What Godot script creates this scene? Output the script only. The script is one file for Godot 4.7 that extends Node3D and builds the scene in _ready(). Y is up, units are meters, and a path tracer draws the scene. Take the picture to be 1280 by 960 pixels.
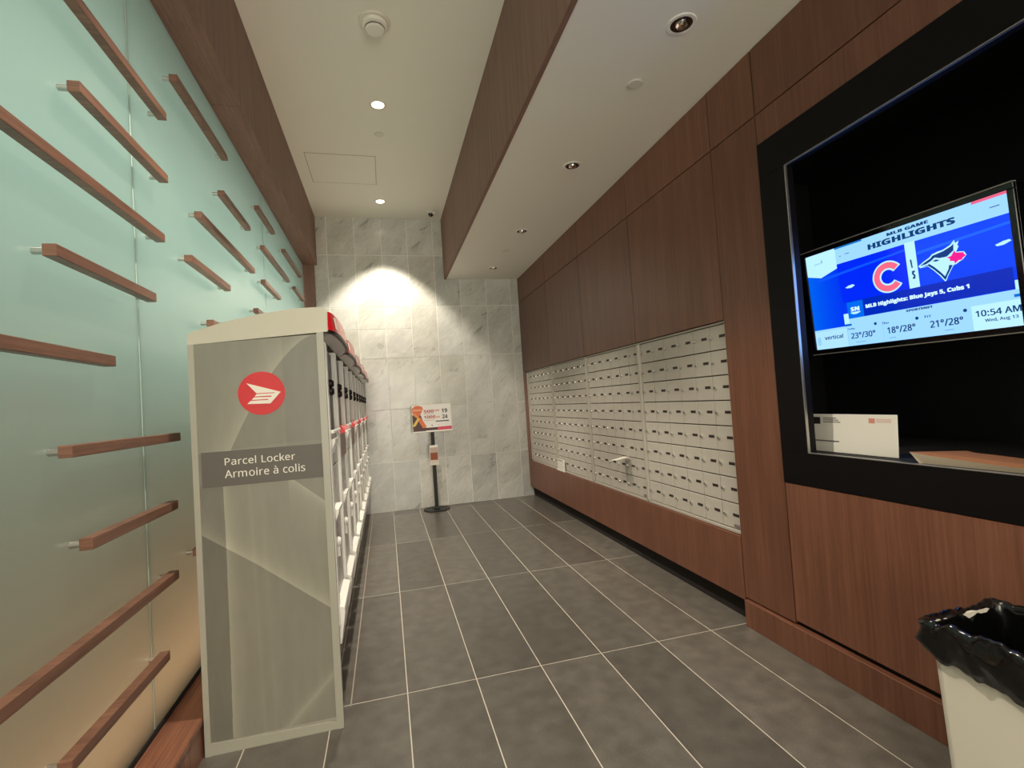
extends Node3D
# A mail room: stone end wall, wood-panelled mailbox wall, parcel lockers and a green glass wall with wooden bars.

const RIGHT_FACE := Basis(Vector3(0, 0, 1), Vector3(0, 1, 0), Vector3(-1, 0, 0))   # local +Z looks to world -X
var taken := {}
var boxes := {}
var M := {}
var rng := RandomNumberGenerator.new()

# ---------------------------------------------------------------- helpers
func numbered(called: String) -> String:
	if not taken.has(called):
		taken[called] = 0
		return called
	taken[called] += 1
	return "%s_%03d" % [called, taken[called]]

func tag(o: Node, label: String, category := "", group := "", kind := "") -> Node:
	if label: o.set_meta("label", label)
	if category: o.set_meta("category", category)
	if group: o.set_meta("group", group)
	if kind: o.set_meta("kind", kind)
	return o

func thing(called: String, label: String, category: String, at: Vector3, group := "", basis_ := Basis.IDENTITY) -> Node3D:
	var o := Node3D.new()
	o.name = numbered(called)
	o.transform = Transform3D(basis_, at)
	add_child(o)
	tag(o, label, category, group)
	return o

func setting(called: String, label: String, at := Vector3.ZERO) -> Node3D:
	var o := Node3D.new()
	o.name = numbered(called)
	o.position = at
	add_child(o)
	tag(o, label, "", "", "structure")
	return o

func put(called: String, mesh: Mesh, m: Material, parent: Node, at := Vector3.ZERO, basis_ := Basis.IDENTITY) -> MeshInstance3D:
	var o := MeshInstance3D.new()
	o.name = called
	o.mesh = mesh
	o.material_override = m
	o.transform = Transform3D(basis_, at)
	o.cast_shadow = GeometryInstance3D.SHADOW_CASTING_SETTING_ON
	parent.add_child(o, true)
	return o

func mb() -> SurfaceTool:
	var st := SurfaceTool.new()
	st.begin(Mesh.PRIMITIVE_TRIANGLES)
	return st

func tri(st: SurfaceTool, a: Vector3, b: Vector3, c: Vector3, out: Vector3, ua := Vector2.ZERO, ub := Vector2.ZERO, uc := Vector2.ZERO) -> void:
	var n := (b - a).cross(c - a)
	if n.length_squared() < 1e-16: return
	if n.dot(out) > 0.0:
		var t := b; b = c; c = t
		var u := ub; ub = uc; uc = u
	else:
		n = -n
	n = n.normalized()
	for k in [[a, ua], [b, ub], [c, uc]]:
		st.set_normal(n); st.set_uv(k[1]); st.add_vertex(k[0])

func quad(st: SurfaceTool, a: Vector3, b: Vector3, c: Vector3, d: Vector3, out: Vector3, uv := [Vector2.ZERO, Vector2.ZERO, Vector2.ZERO, Vector2.ZERO]) -> void:
	tri(st, a, b, c, out, uv[0], uv[1], uv[2])
	tri(st, a, c, d, out, uv[0], uv[2], uv[3])

func flat_uv(p: Vector3, n: Vector3) -> Vector2:
	var a := n.abs()
	if a.x >= a.y and a.x >= a.z: return Vector2(p.z, -p.y)
	if a.y >= a.z: return Vector2(p.x, p.z)
	return Vector2(p.x, -p.y)

# a box with chamfered edges; uv in metres, shifted by uvo
func add_box(st: SurfaceTool, c: Vector3, s: Vector3, b := 0.002, uvo := Vector2.ZERO) -> void:
	var h := s * 0.5
	b = minf(b, minf(h.x, minf(h.y, h.z)) * 0.9)
	var V := func(sg: Vector3, ax: int) -> Vector3:
		var p := Vector3(h.x - b, h.y - b, h.z - b)
		p[ax] = h[ax]
		return c + p * sg
	var face := func(pts: Array, out: Vector3) -> void:
		var uvs := []
		for p in pts: uvs.append(flat_uv(p, out) + uvo)
		if pts.size() == 4: quad(st, pts[0], pts[1], pts[2], pts[3], out, uvs)
		else: tri(st, pts[0], pts[1], pts[2], out, uvs[0], uvs[1], uvs[2])
	for ax in 3:
		var u := (ax + 1) % 3
		var w := (ax + 2) % 3
		for s0 in [-1.0, 1.0]:
			var out := Vector3.ZERO; out[ax] = s0
			var q := []
			for k in [[-1.0, -1.0], [1.0, -1.0], [1.0, 1.0], [-1.0, 1.0]]:
				var sg := Vector3.ONE; sg[ax] = s0; sg[u] = k[0]; sg[w] = k[1]
				q.append(V.call(sg, ax))
			face.call(q, out)
			# the four edges towards axis u
			for s1 in [-1.0, 1.0]:
				var lo := Vector3.ONE; lo[ax] = s0; lo[u] = s1; lo[w] = -1.0
				var hi := lo; hi[w] = 1.0
				var o2 := Vector3.ZERO; o2[ax] = s0; o2[u] = s1
				face.call([V.call(lo, ax), V.call(hi, ax), V.call(hi, u), V.call(lo, u)], o2)
	for k in 8:
		var sg := Vector3(1 if k & 1 else -1, 1 if k & 2 else -1, 1 if k & 4 else -1)
		face.call([V.call(sg, 0), V.call(sg, 1), V.call(sg, 2)], sg)

func box_mesh(s: Vector3, b := 0.002, uvo := Vector2.ZERO) -> Mesh:
	var key := "%.4f %.4f %.4f %.4f %.3f %.3f" % [s.x, s.y, s.z, b, uvo.x, uvo.y]
	if not boxes.has(key):
		var st := mb()
		add_box(st, Vector3.ZERO, s, b, uvo)
		boxes[key] = st.commit()
	return boxes[key]

# a box given by its two corners
func box(called: String, lo: Vector3, hi: Vector3, m: Material, parent: Node, b := 0.002, uvo := Vector2.ZERO) -> MeshInstance3D:
	return put(called, box_mesh(hi - lo, b, uvo), m, parent, (lo + hi) * 0.5)

# lathe of (radius, height) points round +Y
func lathe(pts: Array, n := 32, smooth := true) -> Mesh:
	var st := mb()
	st.set_smooth_group(0 if smooth else -1)
	for i in pts.size() - 1:
		var p: Vector2 = pts[i]
		var q: Vector2 = pts[i + 1]
		var nrm := Vector2(q.y - p.y, -(q.x - p.x)).normalized()
		for k in n:
			var a0 := TAU * k / n
			var a1 := TAU * (k + 1) / n
			var d0 := Vector3(cos(a0), 0, sin(a0))
			var d1 := Vector3(cos(a1), 0, sin(a1))
			var P := [d0 * p.x + Vector3.UP * p.y, d1 * p.x + Vector3.UP * p.y, d1 * q.x + Vector3.UP * q.y, d0 * q.x + Vector3.UP * q.y]
			var N0 := d0 * nrm.x + Vector3.UP * nrm.y
			var N1 := d1 * nrm.x + Vector3.UP * nrm.y
			var N := [N0, N1, N1, N0]
			for t in [[0, 1, 2], [0, 2, 3]]:
				var a: Vector3 = P[t[0]]; var b: Vector3 = P[t[1]]; var c: Vector3 = P[t[2]]
				var cr := (b - a).cross(c - a)
				if cr.length_squared() < 1e-18: continue
				var order := [t[0], t[1], t[2]] if cr.dot(N0) < 0.0 else [t[0], t[2], t[1]]
				for o in order:
					st.set_normal(N[o]); st.set_uv(Vector2.ZERO); st.add_vertex(P[o])
	return st.commit()

# a polygon in x-y, extruded from z0 to z1
func add_prism(st: SurfaceTool, poly: PackedVector2Array, z0: float, z1: float, uvs := false) -> void:
	var c := Vector2.ZERO
	for p in poly: c += p / poly.size()
	var idx := Geometry2D.triangulate_polygon(poly)
	for k in range(0, idx.size(), 3):
		var t := [poly[idx[k]], poly[idx[k + 1]], poly[idx[k + 2]]]
		for s in [[z1, Vector3.BACK], [z0, Vector3.FORWARD]]:
			tri(st, Vector3(t[0].x, t[0].y, s[0]), Vector3(t[1].x, t[1].y, s[0]), Vector3(t[2].x, t[2].y, s[0]), s[1])
	var ccw := 1.0 if not Geometry2D.is_polygon_clockwise(poly) else -1.0
	for k in poly.size():
		var p := poly[k]
		var q := poly[(k + 1) % poly.size()]
		var e := q - p
		var out := Vector3(e.y, -e.x, 0) * ccw
		quad(st, Vector3(p.x, p.y, z0), Vector3(q.x, q.y, z0), Vector3(q.x, q.y, z1), Vector3(p.x, p.y, z1), out)

func prism(poly: Array, z0: float, z1: float) -> Mesh:
	var st := mb()
	add_prism(st, PackedVector2Array(poly), z0, z1)
	return st.commit()

func disc(r: float, n := 40, centre := Vector2.ZERO, ry := -1.0) -> Array:
	var a := []
	for k in n: a.append(centre + Vector2(cos(TAU * k / n) * r, sin(TAU * k / n) * (r if ry < 0.0 else ry)))
	return a

# lettering that fills exactly w x h metres, its lower left corner at `at`
func text(called: String, words: String, w: float, h: float, m: Material, parent: Node, at: Vector3, bold := false, depth := 0.0006, basis_ := Basis.IDENTITY, font := "Droid Sans", heavy := 0.0) -> MeshInstance3D:
	var t := TextMesh.new()
	var f := SystemFont.new()
	f.font_names = PackedStringArray([font])
	f.font_weight = 700 if bold else 400
	t.font = f
	t.text = words
	t.font_size = 64
	t.pixel_size = 0.01
	t.depth = depth
	t.curve_step = 1.0
	var ar := t.surface_get_arrays(0) if t.get_surface_count() else []
	var bb := t.get_aabb()
	if ar.size():
		bb = AABB(ar[Mesh.ARRAY_VERTEX][0], Vector3.ZERO)
		for v in ar[Mesh.ARRAY_VERTEX]: bb = bb.expand(v)
	var s := Vector3(w / maxf(bb.size.x, 1e-4), h / maxf(bb.size.y, 1e-4), 1.0)
	var shown: Mesh = t
	if heavy > 0.0:   # a bolder face: the letters laid over each other a little apart
		var st := SurfaceTool.new()
		for k in 3:
			for j in 2:
				st.append_from(t, 0, Transform3D(Basis.IDENTITY, Vector3((k - 1) * 0.022 * heavy, (j - 0.5) * 0.03 * heavy, 0.0)))
		shown = st.commit()
	var o := put(called, shown, m, parent)
	var off := Vector3(-bb.position.x * s.x, -bb.position.y * s.y, 0)
	o.transform = Transform3D(basis_ * Basis.from_scale(s), at + basis_ * off)
	return o

func mat(c: Color, rough := 0.6, metal := 0.0) -> StandardMaterial3D:
	var m := StandardMaterial3D.new()
	m.albedo_color = c
	m.roughness = rough
	m.metallic = metal
	return m

func glow(c: Color, e: float) -> StandardMaterial3D:
	var m := mat(Color(0.02, 0.02, 0.02), 0.5)
	m.emission_enabled = true
	m.emission = c
	m.emission_energy_multiplier = e
	return m

func rgb(r: int, g: int, b: int) -> Color:
	return Color(r / 255.0, g / 255.0, b / 255.0)

# ---------------------------------------------------------------- textures
func streaks(w: int, h: int, nw: int, nh: int, sd: int, octaves := 3) -> PackedByteArray:
	var n := FastNoiseLite.new()
	n.seed = sd
	n.noise_type = FastNoiseLite.TYPE_SIMPLEX
	n.frequency = 0.16
	n.fractal_octaves = octaves
	var im := n.get_seamless_image(nw, nh, false, false, 0.3)
	im.convert(Image.FORMAT_L8)
	im.resize(w, h, Image.INTERPOLATE_CUBIC)
	return im.get_data()

func tex(im: Image) -> ImageTexture:
	return ImageTexture.create_from_image(im)

# wood grain running along v (or along u when `flat`)
func wood_texture(dark: Color, light: Color, sd: int, lying := false) -> ImageTexture:
	var w := 512
	var h := 1024
	var a := streaks(w, h, 256, 12, sd)
	var b := streaks(w, h, 40, 10, sd + 1)
	var c := streaks(w, h, 512, 64, sd + 2)
	var out := PackedByteArray()
	out.resize(w * h * 3)
	for i in w * h:
		var v := (a[i] * 0.42 + b[i] * 0.33 + c[i] * 0.25) / 255.0
		v = clampf((v - 0.5) * 1.5 + 0.5, 0.0, 1.0)
		var k := dark.lerp(light, v)
		out[i * 3] = int(k.r * 255.0); out[i * 3 + 1] = int(k.g * 255.0); out[i * 3 + 2] = int(k.b * 255.0)
	var im := Image.create_from_data(w, h, false, Image.FORMAT_RGB8, out)
	if lying: im.rotate_90(CLOCKWISE)
	return tex(im)

func stone_texture() -> ImageTexture:
	var w := 1024
	var n1 := FastNoiseLite.new(); n1.seed = 5; n1.noise_type = FastNoiseLite.TYPE_SIMPLEX; n1.frequency = 1.0
	n1.fractal_octaves = 4
	var n2 := FastNoiseLite.new(); n2.seed = 9; n2.noise_type = FastNoiseLite.TYPE_SIMPLEX; n2.frequency = 1.0
	n2.fractal_type = FastNoiseLite.FRACTAL_RIDGED; n2.fractal_octaves = 4
	n2.domain_warp_enabled = true; n2.domain_warp_amplitude = 0.5; n2.domain_warp_frequency = 0.9
	var n3 := FastNoiseLite.new(); n3.seed = 31; n3.frequency = 1.0; n3.fractal_octaves = 2
	var out := PackedByteArray()
	out.resize(w * w * 3)
	for y in w:
		for x in w:
			var u := float(x) / w * 2.0      # metres: the picture covers 2 m
			var v := float(y) / w * 2.0
			var p := (u + v) * 0.7071         # across the veins
			var q := (u - v) * 0.7071
			var cloud := n1.get_noise_2d(p * 3.2 + 3.0, q * 1.3) * 0.5 + 0.5
			var vein := n2.get_noise_2d(p * 2.4, q * 0.8 + 7.0) * 0.5 + 0.5
			var vv := smoothstep(0.80, 0.98, vein)
			var fine := n3.get_noise_2d(p * 28.0, q * 9.0)
			var val := 0.85 + (cloud - 0.5) * 0.11 - vv * 0.20 + fine * 0.035
			var i := (y * w + x) * 3
			out[i] = int(clampf(val * 0.985, 0, 1) * 255.0)
			out[i + 1] = int(clampf(val * 0.985, 0, 1) * 255.0)
			out[i + 2] = int(clampf(val * 0.972, 0, 1) * 255.0)
	return tex(Image.create_from_data(w, w, false, Image.FORMAT_RGB8, out))

func mottle_texture(base: float, amp: float, sd: int, tint: Color, fine_amp := 0.03) -> ImageTexture:
	var w := 512
	var a := streaks(w, w, 512, 512, sd, 4)
	var b := streaks(w, w, 48, 48, sd + 3, 4)
	var out := PackedByteArray()
	out.resize(w * w * 3)
	for i in w * w:
		var v := base + (b[i] / 255.0 - 0.5) * amp + (a[i] / 255.0 - 0.5) * fine_amp
		out[i * 3] = int(clampf(v * tint.r, 0, 1) * 255.0); out[i * 3 + 1] = int(clampf(v * tint.g, 0, 1) * 255.0); out[i * 3 + 2] = int(clampf(v * tint.b, 0, 1) * 255.0)
	return tex(Image.create_from_data(w, w, false, Image.FORMAT_RGB8, out))

func fill_poly(im: Image, pts: Array, c: Color) -> void:
	var lo := 1e9
	var hi := -1e9
	for p in pts: lo = minf(lo, p.y); hi = maxf(hi, p.y)
	for y in range(maxi(0, int(floor(lo))), mini(im.get_height(), int(ceil(hi)) + 1)):
		var xs := []
		var yy := y + 0.5
		for k in pts.size():
			var p: Vector2 = pts[k]
			var q: Vector2 = pts[(k + 1) % pts.size()]
			if (p.y <= yy) != (q.y <= yy): xs.append(p.x + (yy - p.y) / (q.y - p.y) * (q.x - p.x))
		xs.sort()
		for k in range(0, xs.size() - 1, 2):
			var x0 := int(round(xs[k]))
			im.fill_rect(Rect2i(x0, y, int(round(xs[k + 1])) - x0, 1), c)

func pl(a: Array) -> Array:
	var o := []
	for k in range(0, a.size(), 2): o.append(Vector2(a[k], a[k + 1]))
	return o

func screen_texture() -> ImageTexture:
	var im := Image.create(1024, 576, false, Image.FORMAT_RGB8)
	var sky := rgb(150, 205, 255)
	var pale := rgb(178, 228, 255)
	im.fill(rgb(0, 55, 225))
	# blue field, lighter towards the left
	for x in 215: im.fill_rect(Rect2i(x, 0, 1, 576), rgb(0, 92, 225).lerp(rgb(0, 50, 228), x / 215.0))
	fill_poly(im, pl([203, 90, 590, 90, 590, 325, 235, 325, 215, 325, 203, 200]), rgb(0, 38, 232))
	fill_poly(im, pl([640, 90, 1024, 90, 1024, 325, 640, 325]), rgb(0, 62, 240))
	fill_poly(im, pl([640, 150, 1024, 128, 1024, 140, 640, 164]), rgb(22, 92, 245))
	fill_poly(im, pl([60, 155, 590, 120, 590, 130, 60, 172]), rgb(10, 80, 240))
	# banner
	im.fill_rect(Rect2i(0, 0, 1024, 95), sky)
	fill_poly(im, pl([0, 0, 203, 0, 203, 117, 91, 148, 0, 122]), pale)
	im.fill_rect(Rect2i(200, 0, 169, 8), rgb(20, 110, 190))
	im.fill_rect(Rect2i(892, 0, 132, 12), rgb(225, 90, 125))
	im.fill_rect(Rect2i(957, 48, 36, 4), rgb(60, 90, 130))
	im.fill_rect(Rect2i(262, 48, 26, 4), rgb(60, 110, 150)); im.fill_rect(Rect2i(226, 52, 10, 4), rgb(60, 110, 150))
	im.fill_rect(Rect2i(56, 58, 44, 4), rgb(120, 180, 205)); im.fill_rect(Rect2i(106, 44, 5, 18), rgb(60, 110, 150))
	# middle strip
	im.fill_rect(Rect2i(587, 91, 50, 232), pale)
	fill_poly(im, pl([604, 180, 612, 180, 614, 222, 608, 222]), rgb(10, 60, 110)); fill_poly(im, pl([608, 238, 622, 238, 622, 244, 614, 250, 622, 262, 620, 278, 608, 278, 608, 270, 615, 266, 606, 252]), rgb(10, 60, 110))
	# the red letter, outlined in white
	var cc := Vector2(487, 237)
	for ring in [[84.0, 36.0, 0.62, pale], [76.0, 45.0, 0.70, rgb(232, 100, 128)]]:
		var pts := []
		var a0: float = ring[2]
		for k in 49: var a := a0 + (TAU - 2 * a0) * k / 48.0; pts.append(cc + Vector2(cos(a), sin(a)) * ring[0])
		for k in 49: var a := TAU - a0 - (TAU - 2 * a0) * k / 48.0; pts.append(cc + Vector2(cos(a) , sin(a)) * ring[1])
		fill_poly(im, pts, ring[3])
	# the bird emblem with its maple leaf
	var navy := rgb(0, 50, 120)
	fill_poly(im, pl([640, 222, 668, 206, 694, 194, 708, 182, 732, 176, 757, 174, 789, 161, 808, 142, 810, 158, 826, 152, 818, 172, 824, 176, 810, 200, 805, 250, 790, 262, 766, 300, 752, 328, 730, 292, 706, 260, 683, 234, 648, 234]), pale)
	fill_poly(im, pl([648, 223, 672, 211, 698, 200, 710, 189, 757, 181, 790, 169, 803, 160, 800, 190, 770, 210, 738, 209, 718, 200, 700, 212, 676, 222]), navy)
	fill_poly(im, pl([650, 229, 684, 228, 690, 224, 712, 246, 736, 276, 752, 300, 770, 270, 775, 252, 790, 256, 764, 296, 752, 318, 734, 289, 708, 256, 684, 232]), navy)
	fill_poly(im, pl([700, 213, 722, 203, 738, 208, 734, 214, 766, 216, 770, 250, 752, 292, 738, 270, 714, 240, 694, 222]), pale)
	fill_poly(im, pl([706, 215, 722, 211, 738, 218, 722, 221]), navy)
	fill_poly(im, pl([762, 215, 776, 210, 786, 212, 792, 200, 801, 190, 808, 200, 822, 201, 842, 206, 850, 224, 832, 243, 822, 246, 802, 257, 790, 244, 778, 232]), pale)
	fill_poly(im, pl([768, 215, 788, 213, 794, 204, 803, 192, 808, 203, 822, 206, 841, 210, 838, 216, 848, 225, 830, 236, 832, 242, 816, 240, 800, 252, 798, 240, 779, 233, 782, 224]), rgb(235, 10, 135))
	# wing marks
	fill_poly(im, pl([238, 240, 262, 231, 288, 230, 298, 238, 276, 247, 252, 246]), pale)
	fill_poly(im, pl([958, 214, 990, 205, 1012, 204, 1018, 212, 990, 222, 966, 222]), pale)
	# headline ribbon
	fill_poly(im, pl([234, 323, 1008, 323, 1012, 417, 234, 420]), rgb(0, 38, 175))
	im.fill_rect(Rect2i(234, 326, 96, 94), rgb(0, 100, 225))
	fill_poly(im, pl([252, 385, 310, 385, 310, 391, 290, 398, 268, 398, 252, 391]), pale)
	# weather strip
	im.fill_rect(Rect2i(0, 458, 1024, 118), sky)
	im.fill_rect(Rect2i(234, 420, 790, 60), sky)
	im.fill_rect(Rect2i(206, 388, 30, 60), pale); im.fill_rect(Rect2i(1010, 381, 14, 40), pale)
	im.fill_rect(Rect2i(206, 449, 42, 11), rgb(0, 90, 190)); im.fill_rect(Rect2i(1002, 440, 22, 12), rgb(0, 100, 205))
	for c in [[216, 640, 4], [424, 640, 3], [840, 1024, 0]]: im.fill_rect(Rect2i(c[0], 462, 2, 110), rgb(135, 190, 240))
	im.fill_rect(Rect2i(840, 462, 184, 114), pale)
	im.fill_rect(Rect2i(0, 470, 214, 106), rgb(165, 215, 250))
	for c in [[386, 470], [602, 476], [815, 475]]: fill_poly(im, disc(8, 16, Vector2(c[0], c[1])), rgb(10, 60, 110))
	fill_poly(im, disc(12, 16, Vector2(24, 515)), rgb(120, 175, 215)); fill_poly(im, disc(8, 16, Vector2(24, 515)), sky)
	fill_poly(im, disc(12, 16, Vector2(24, 538)), rgb(120, 175, 215)); fill_poly(im, disc(8, 16, Vector2(24, 538)), sky)
	for c in [[262, 556, 60], [452, 556, 36], [720, 553, 40]]: im.fill_rect(Rect2i(c[0], c[1], c[2], 4), rgb(110, 165, 215))
	return tex(im)

func poster_texture() -> ImageTexture:
	var im := Image.create(960, 660, false, Image.FORMAT_RGB8)
	im.fill(rgb(250, 248, 244))
	fill_poly(im, pl([0, 230, 200, 230, 310, 560, 310, 640, 0, 640]), rgb(70, 30, 22))
	# folded orange ribbon
	fill_poly(im, pl([0, 70, 70, 8, 170, 0, 250, 30, 270, 90, 220, 190, 150, 300, 60, 240, 0, 160]), rgb(238, 120, 70))
	fill_poly(im, pl([0, 170, 70, 190, 150, 290, 130, 330, 20, 230]), rgb(245, 150, 80))
	fill_poly(im, pl([150, 290, 205, 300, 330, 520, 320, 560, 240, 560, 120, 340]), rgb(236, 118, 64))
	fill_poly(im, pl([130, 300, 180, 320, 70, 500, 10, 520, 0, 480]), rgb(240, 205, 95))
	fill_poly(im, pl([20, 90, 240, 100, 230, 130, 20, 130]), rgb(252, 190, 160))
	im.fill_rect(Rect2i(0, 560, 640, 70), rgb(74, 32, 30))
	fill_poly(im, pl([600, 556, 960, 550, 960, 632, 600, 636]), rgb(226, 66, 98))
	im.fill_rect(Rect2i(570, 400, 330, 26), rgb(52, 54, 66))
	im.fill_rect(Rect2i(290, 212, 250, 8), rgb(215, 120, 125)); im.fill_rect(Rect2i(290, 372, 250, 8), rgb(215, 120, 125))
	im.fill_rect(Rect2i(560, 120, 110, 40), rgb(228, 170, 165)); im.fill_rect(Rect2i(580, 290, 100, 34), rgb(228, 170, 165))
	fill_poly(im, disc(16, 12, Vector2(470, 510)), rgb(90, 70, 80)); fill_poly(im, disc(12, 12, Vector2(630, 500)), rgb(220, 110, 130))
	return tex(im)

# the print on the lockers' end panel: long pale swooshes on warm grey
func swoosh_texture() -> ImageTexture:
	var w := 384
	var h := 1280
	var out := PackedByteArray()
	out.resize(w * h * 3)
	var n := FastNoiseLite.new(); n.seed = 77; n.frequency = 0.02
	for y in h:
		var v := y / float(h)
		for x in w:
			var u := x / float(w)
			var s := 0.0
			# the arc behind the emblem
			var ax := 0.98 - 1.15 * pow(clampf(v, 0.0, 0.6) / 0.55, 0.62) + 0.1 * v
			var d := u - ax
			if v < 0.36: s += 0.13 * exp(d * 7.0) if d < 0.0 else -0.02
			# upright fold on the left
			var fx := 0.165 + 0.015 * sin(v * 3.0)
			if v > 0.28:
				d = u - fx
				s += (0.11 * exp(-d * 18.0) + 0.025) if d > 0.0 else -0.065
				s += 0.03 * exp(-absf(u - 0.36 - 0.06 * v) * 60.0) + 0.02 * exp(-absf(u - 0.46 - 0.05 * v) * 40.0)
			# sweep falling to the right
			var line := 0.37 + (u - 0.72) * (0.20 if u > 0.72 else 0.3)
			d = v - (0.372 + maxf(0.0, u - 0.72) * 0.25)
			if u > 0.70: s += (0.12 * exp(-d * 40.0)) if d > 0.0 else -0.03
			d = v - (0.485 + u * 0.235)
			s += (0.14 * exp(d * 34.0)) if d < 0.0 else -0.035 * exp(-d * 9.0)
			# rising line at the foot
			d = (u - 0.60) * 0.30 + (v - 1.0)
			if v > 0.86 and u > 0.55: s += 0.10 * exp(-absf((1.0 - v) - (u - 0.60) * 0.28) * 70.0)
			s += n.get_noise_2d(x, y * 0.25) * 0.02
			var k := clampf(0.595 + s, 0.0, 1.0)
			var i := (y * w + x) * 3
			out[i] = int(k * 255.0); out[i + 1] = int(k * 0.985 * 255.0); out[i + 2] = int(k * 0.89 * 255.0)
	return tex(Image.create_from_data(w, h, false, Image.FORMAT_RGB8, out))

# ---------------------------------------------------------------- materials
func tri_mat(t: Texture2D, c: Color, rough: float, scale: Vector3, off := Vector3.ZERO) -> StandardMaterial3D:
	var m := mat(c, rough)
	m.albedo_texture = t
	m.uv1_triplanar = true
	m.uv1_world_triplanar = true
	m.uv1_triplanar_sharpness = 8.0
	m.uv1_scale = scale
	m.uv1_offset = off
	return m

func make_materials() -> void:
	var wt := wood_texture(rgb(106, 66, 49), rgb(134, 88, 68), 11)
	var bt := wood_texture(rgb(98, 68, 55), rgb(142, 102, 84), 41, true)
	M.wood = []
	for k in 5:
		var t := 0.90 + 0.03 * k
		M.wood.append(tri_mat(wt, Color(t, t, t), 0.42, Vector3(1.1, 0.45, 1.1), Vector3(0.37 * k, 0.21 * k, 0.13 * k)))
	M.bar = tri_mat(bt, Color(1, 1, 1), 0.4, Vector3(1.0, 3.0, 1.0))
	var bt2 := wood_texture(rgb(104, 70, 58), rgb(158, 112, 92), 41)
	M.ledge = tri_mat(bt2, Color(1.0, 0.95, 0.9), 0.35, Vector3(2.0, 1.0, 0.6))
	M.bulkhead = tri_mat(wood_texture(rgb(116, 86, 74), rgb(144, 110, 96), 17), Color(1, 1, 1), 0.55, Vector3(1.1, 0.45, 1.1), Vector3(0.2, 0.4, 0))
	M.stone = mat(Color(0.97, 0.97, 0.96), 0.16)
	M.stone.albedo_texture = stone_texture()
	M.stone.uv1_scale = Vector3(0.5, 0.5, 1)
	M.stone_warm = M.stone.duplicate()
	M.stone_warm.albedo_color = Color(0.95, 0.945, 0.92)
	M.stone_dark = M.stone.duplicate()
	M.stone_dark.albedo_color = Color(0.91, 0.915, 0.91)
	M.grout_light = mat(rgb(244, 242, 234), 0.8)
	var ft := mottle_texture(0.405, 0.085, 21, Color(1.0, 0.955, 0.888), 0.05)
	M.tile = []
	for k in 4:
		var t := 0.82 + 0.05 * k
		M.tile.append(tri_mat(ft, Color(t, t, t), 0.31, Vector3(0.9, 0.9, 0.9), Vector3(0.31 * k, 0, 0.17 * k)))
	M.grout = mat(rgb(196, 188, 174), 0.85)
	M.ceiling = mat(rgb(240, 237, 227), 0.85)
	M.white_paint = mat(rgb(226, 222, 212), 0.6)
	M.gap = mat(rgb(26, 18, 15), 0.9)
	M.glass = mat(rgb(66, 74, 70), 0.27)
	M.glass.metallic_specular = 0.75
	M.glass.backlight_enabled = true
	M.glass.backlight = rgb(218, 228, 222)
	M.glass_edge = mat(rgb(205, 232, 218), 0.25)
	M.black = mat(rgb(14, 13, 14), 0.5)
	M.void = mat(rgb(5, 5, 7), 0.75)
	M.black_frame = mat(rgb(10, 7, 8), 0.55)
	M.black_frame.metallic_specular = 0.3
	M.highlight_grey = mat(rgb(150, 144, 138), 0.5)
	M.black_gloss = mat(rgb(9, 9, 10), 0.16)
	M.steel = mat(rgb(190, 188, 182), 0.32, 0.9)
	M.chrome = mat(rgb(225, 222, 218), 0.12, 1.0)
	M.steel_dark = mat(rgb(120, 112, 104), 0.2, 1.0)
	M.dark_metal = mat(rgb(40, 38, 38), 0.35, 0.6)
	M.mail = mat(rgb(190, 184, 174), 0.45, 0.1)
	M.mail_frame = mat(rgb(190, 184, 174), 0.38, 0.25)
	M.mail_gap = mat(rgb(96, 88, 78), 0.7)
	M.slot = mat(rgb(44, 36, 31), 0.5)
	M.locker_white = mat(rgb(236, 235, 228), 0.22)
	M.locker_trim = mat(rgb(170, 169, 156), 0.35)
	M.locker_grey = mat(rgb(168, 164, 156), 0.3, 0.2)
	M.locker_dark = mat(rgb(38, 37, 38), 0.45)
	M.locker_panel = mat(rgb(172, 168, 160), 0.26, 0.15)
	M.locker_cap = mat(rgb(196, 193, 176), 0.28)
	M.red = mat(rgb(206, 26, 36), 0.2)
	M.dark_red = mat(rgb(120, 14, 20), 0.35)
	M.label_white = mat(rgb(238, 234, 222), 0.5)
	M.band = mat(rgb(98, 94, 88), 0.5)
	M.art = mat(Color(0.88, 0.885, 0.89), 0.34)
	M.art.albedo_texture = swoosh_texture()
	M.paper = mat(rgb(232, 228, 218), 0.7)
	M.kraft = mat(rgb(142, 92, 50), 0.75)
	M.kraft_grey = mat(rgb(170, 156, 136), 0.7)
	M.bin = mat(rgb(226, 220, 206), 0.45)
	M.bag = mat(rgb(9, 9, 10), 0.17)
	M.bag.clearcoat_enabled = true; M.bag.clearcoat = 0.3; M.bag.clearcoat_roughness = 0.1
	M.poster = mat(Color(1, 1, 1), 0.4)
	M.poster.albedo_texture = poster_texture()
	M.lamp_glow = glow(rgb(255, 240, 214), 6.0)
	M.fill_pane = glow(rgb(255, 248, 232), 0.8)
	M.fill_panel_glow = glow(rgb(255, 240, 220), 1.2)
	M.screen = mat(Color(0.01, 0.01, 0.01), 0.25)
	M.screen.emission_enabled = true
	M.screen.emission = Color(1, 1, 1)
	M.screen.emission_operator = BaseMaterial3D.EMISSION_OP_MULTIPLY
	M.screen.emission_texture = screen_texture()
	M.screen.emission_energy_multiplier = 0.8
	M.print_navy = glow(rgb(12, 62, 112), 0.7)
	M.print_white = glow(rgb(205, 240, 255), 0.8)
	M.ink = mat(rgb(40, 36, 38), 0.6)
	M.ink_red = mat(rgb(196, 52, 60), 0.6)
	M.ink_faint = mat(rgb(120, 112, 106), 0.7)

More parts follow.
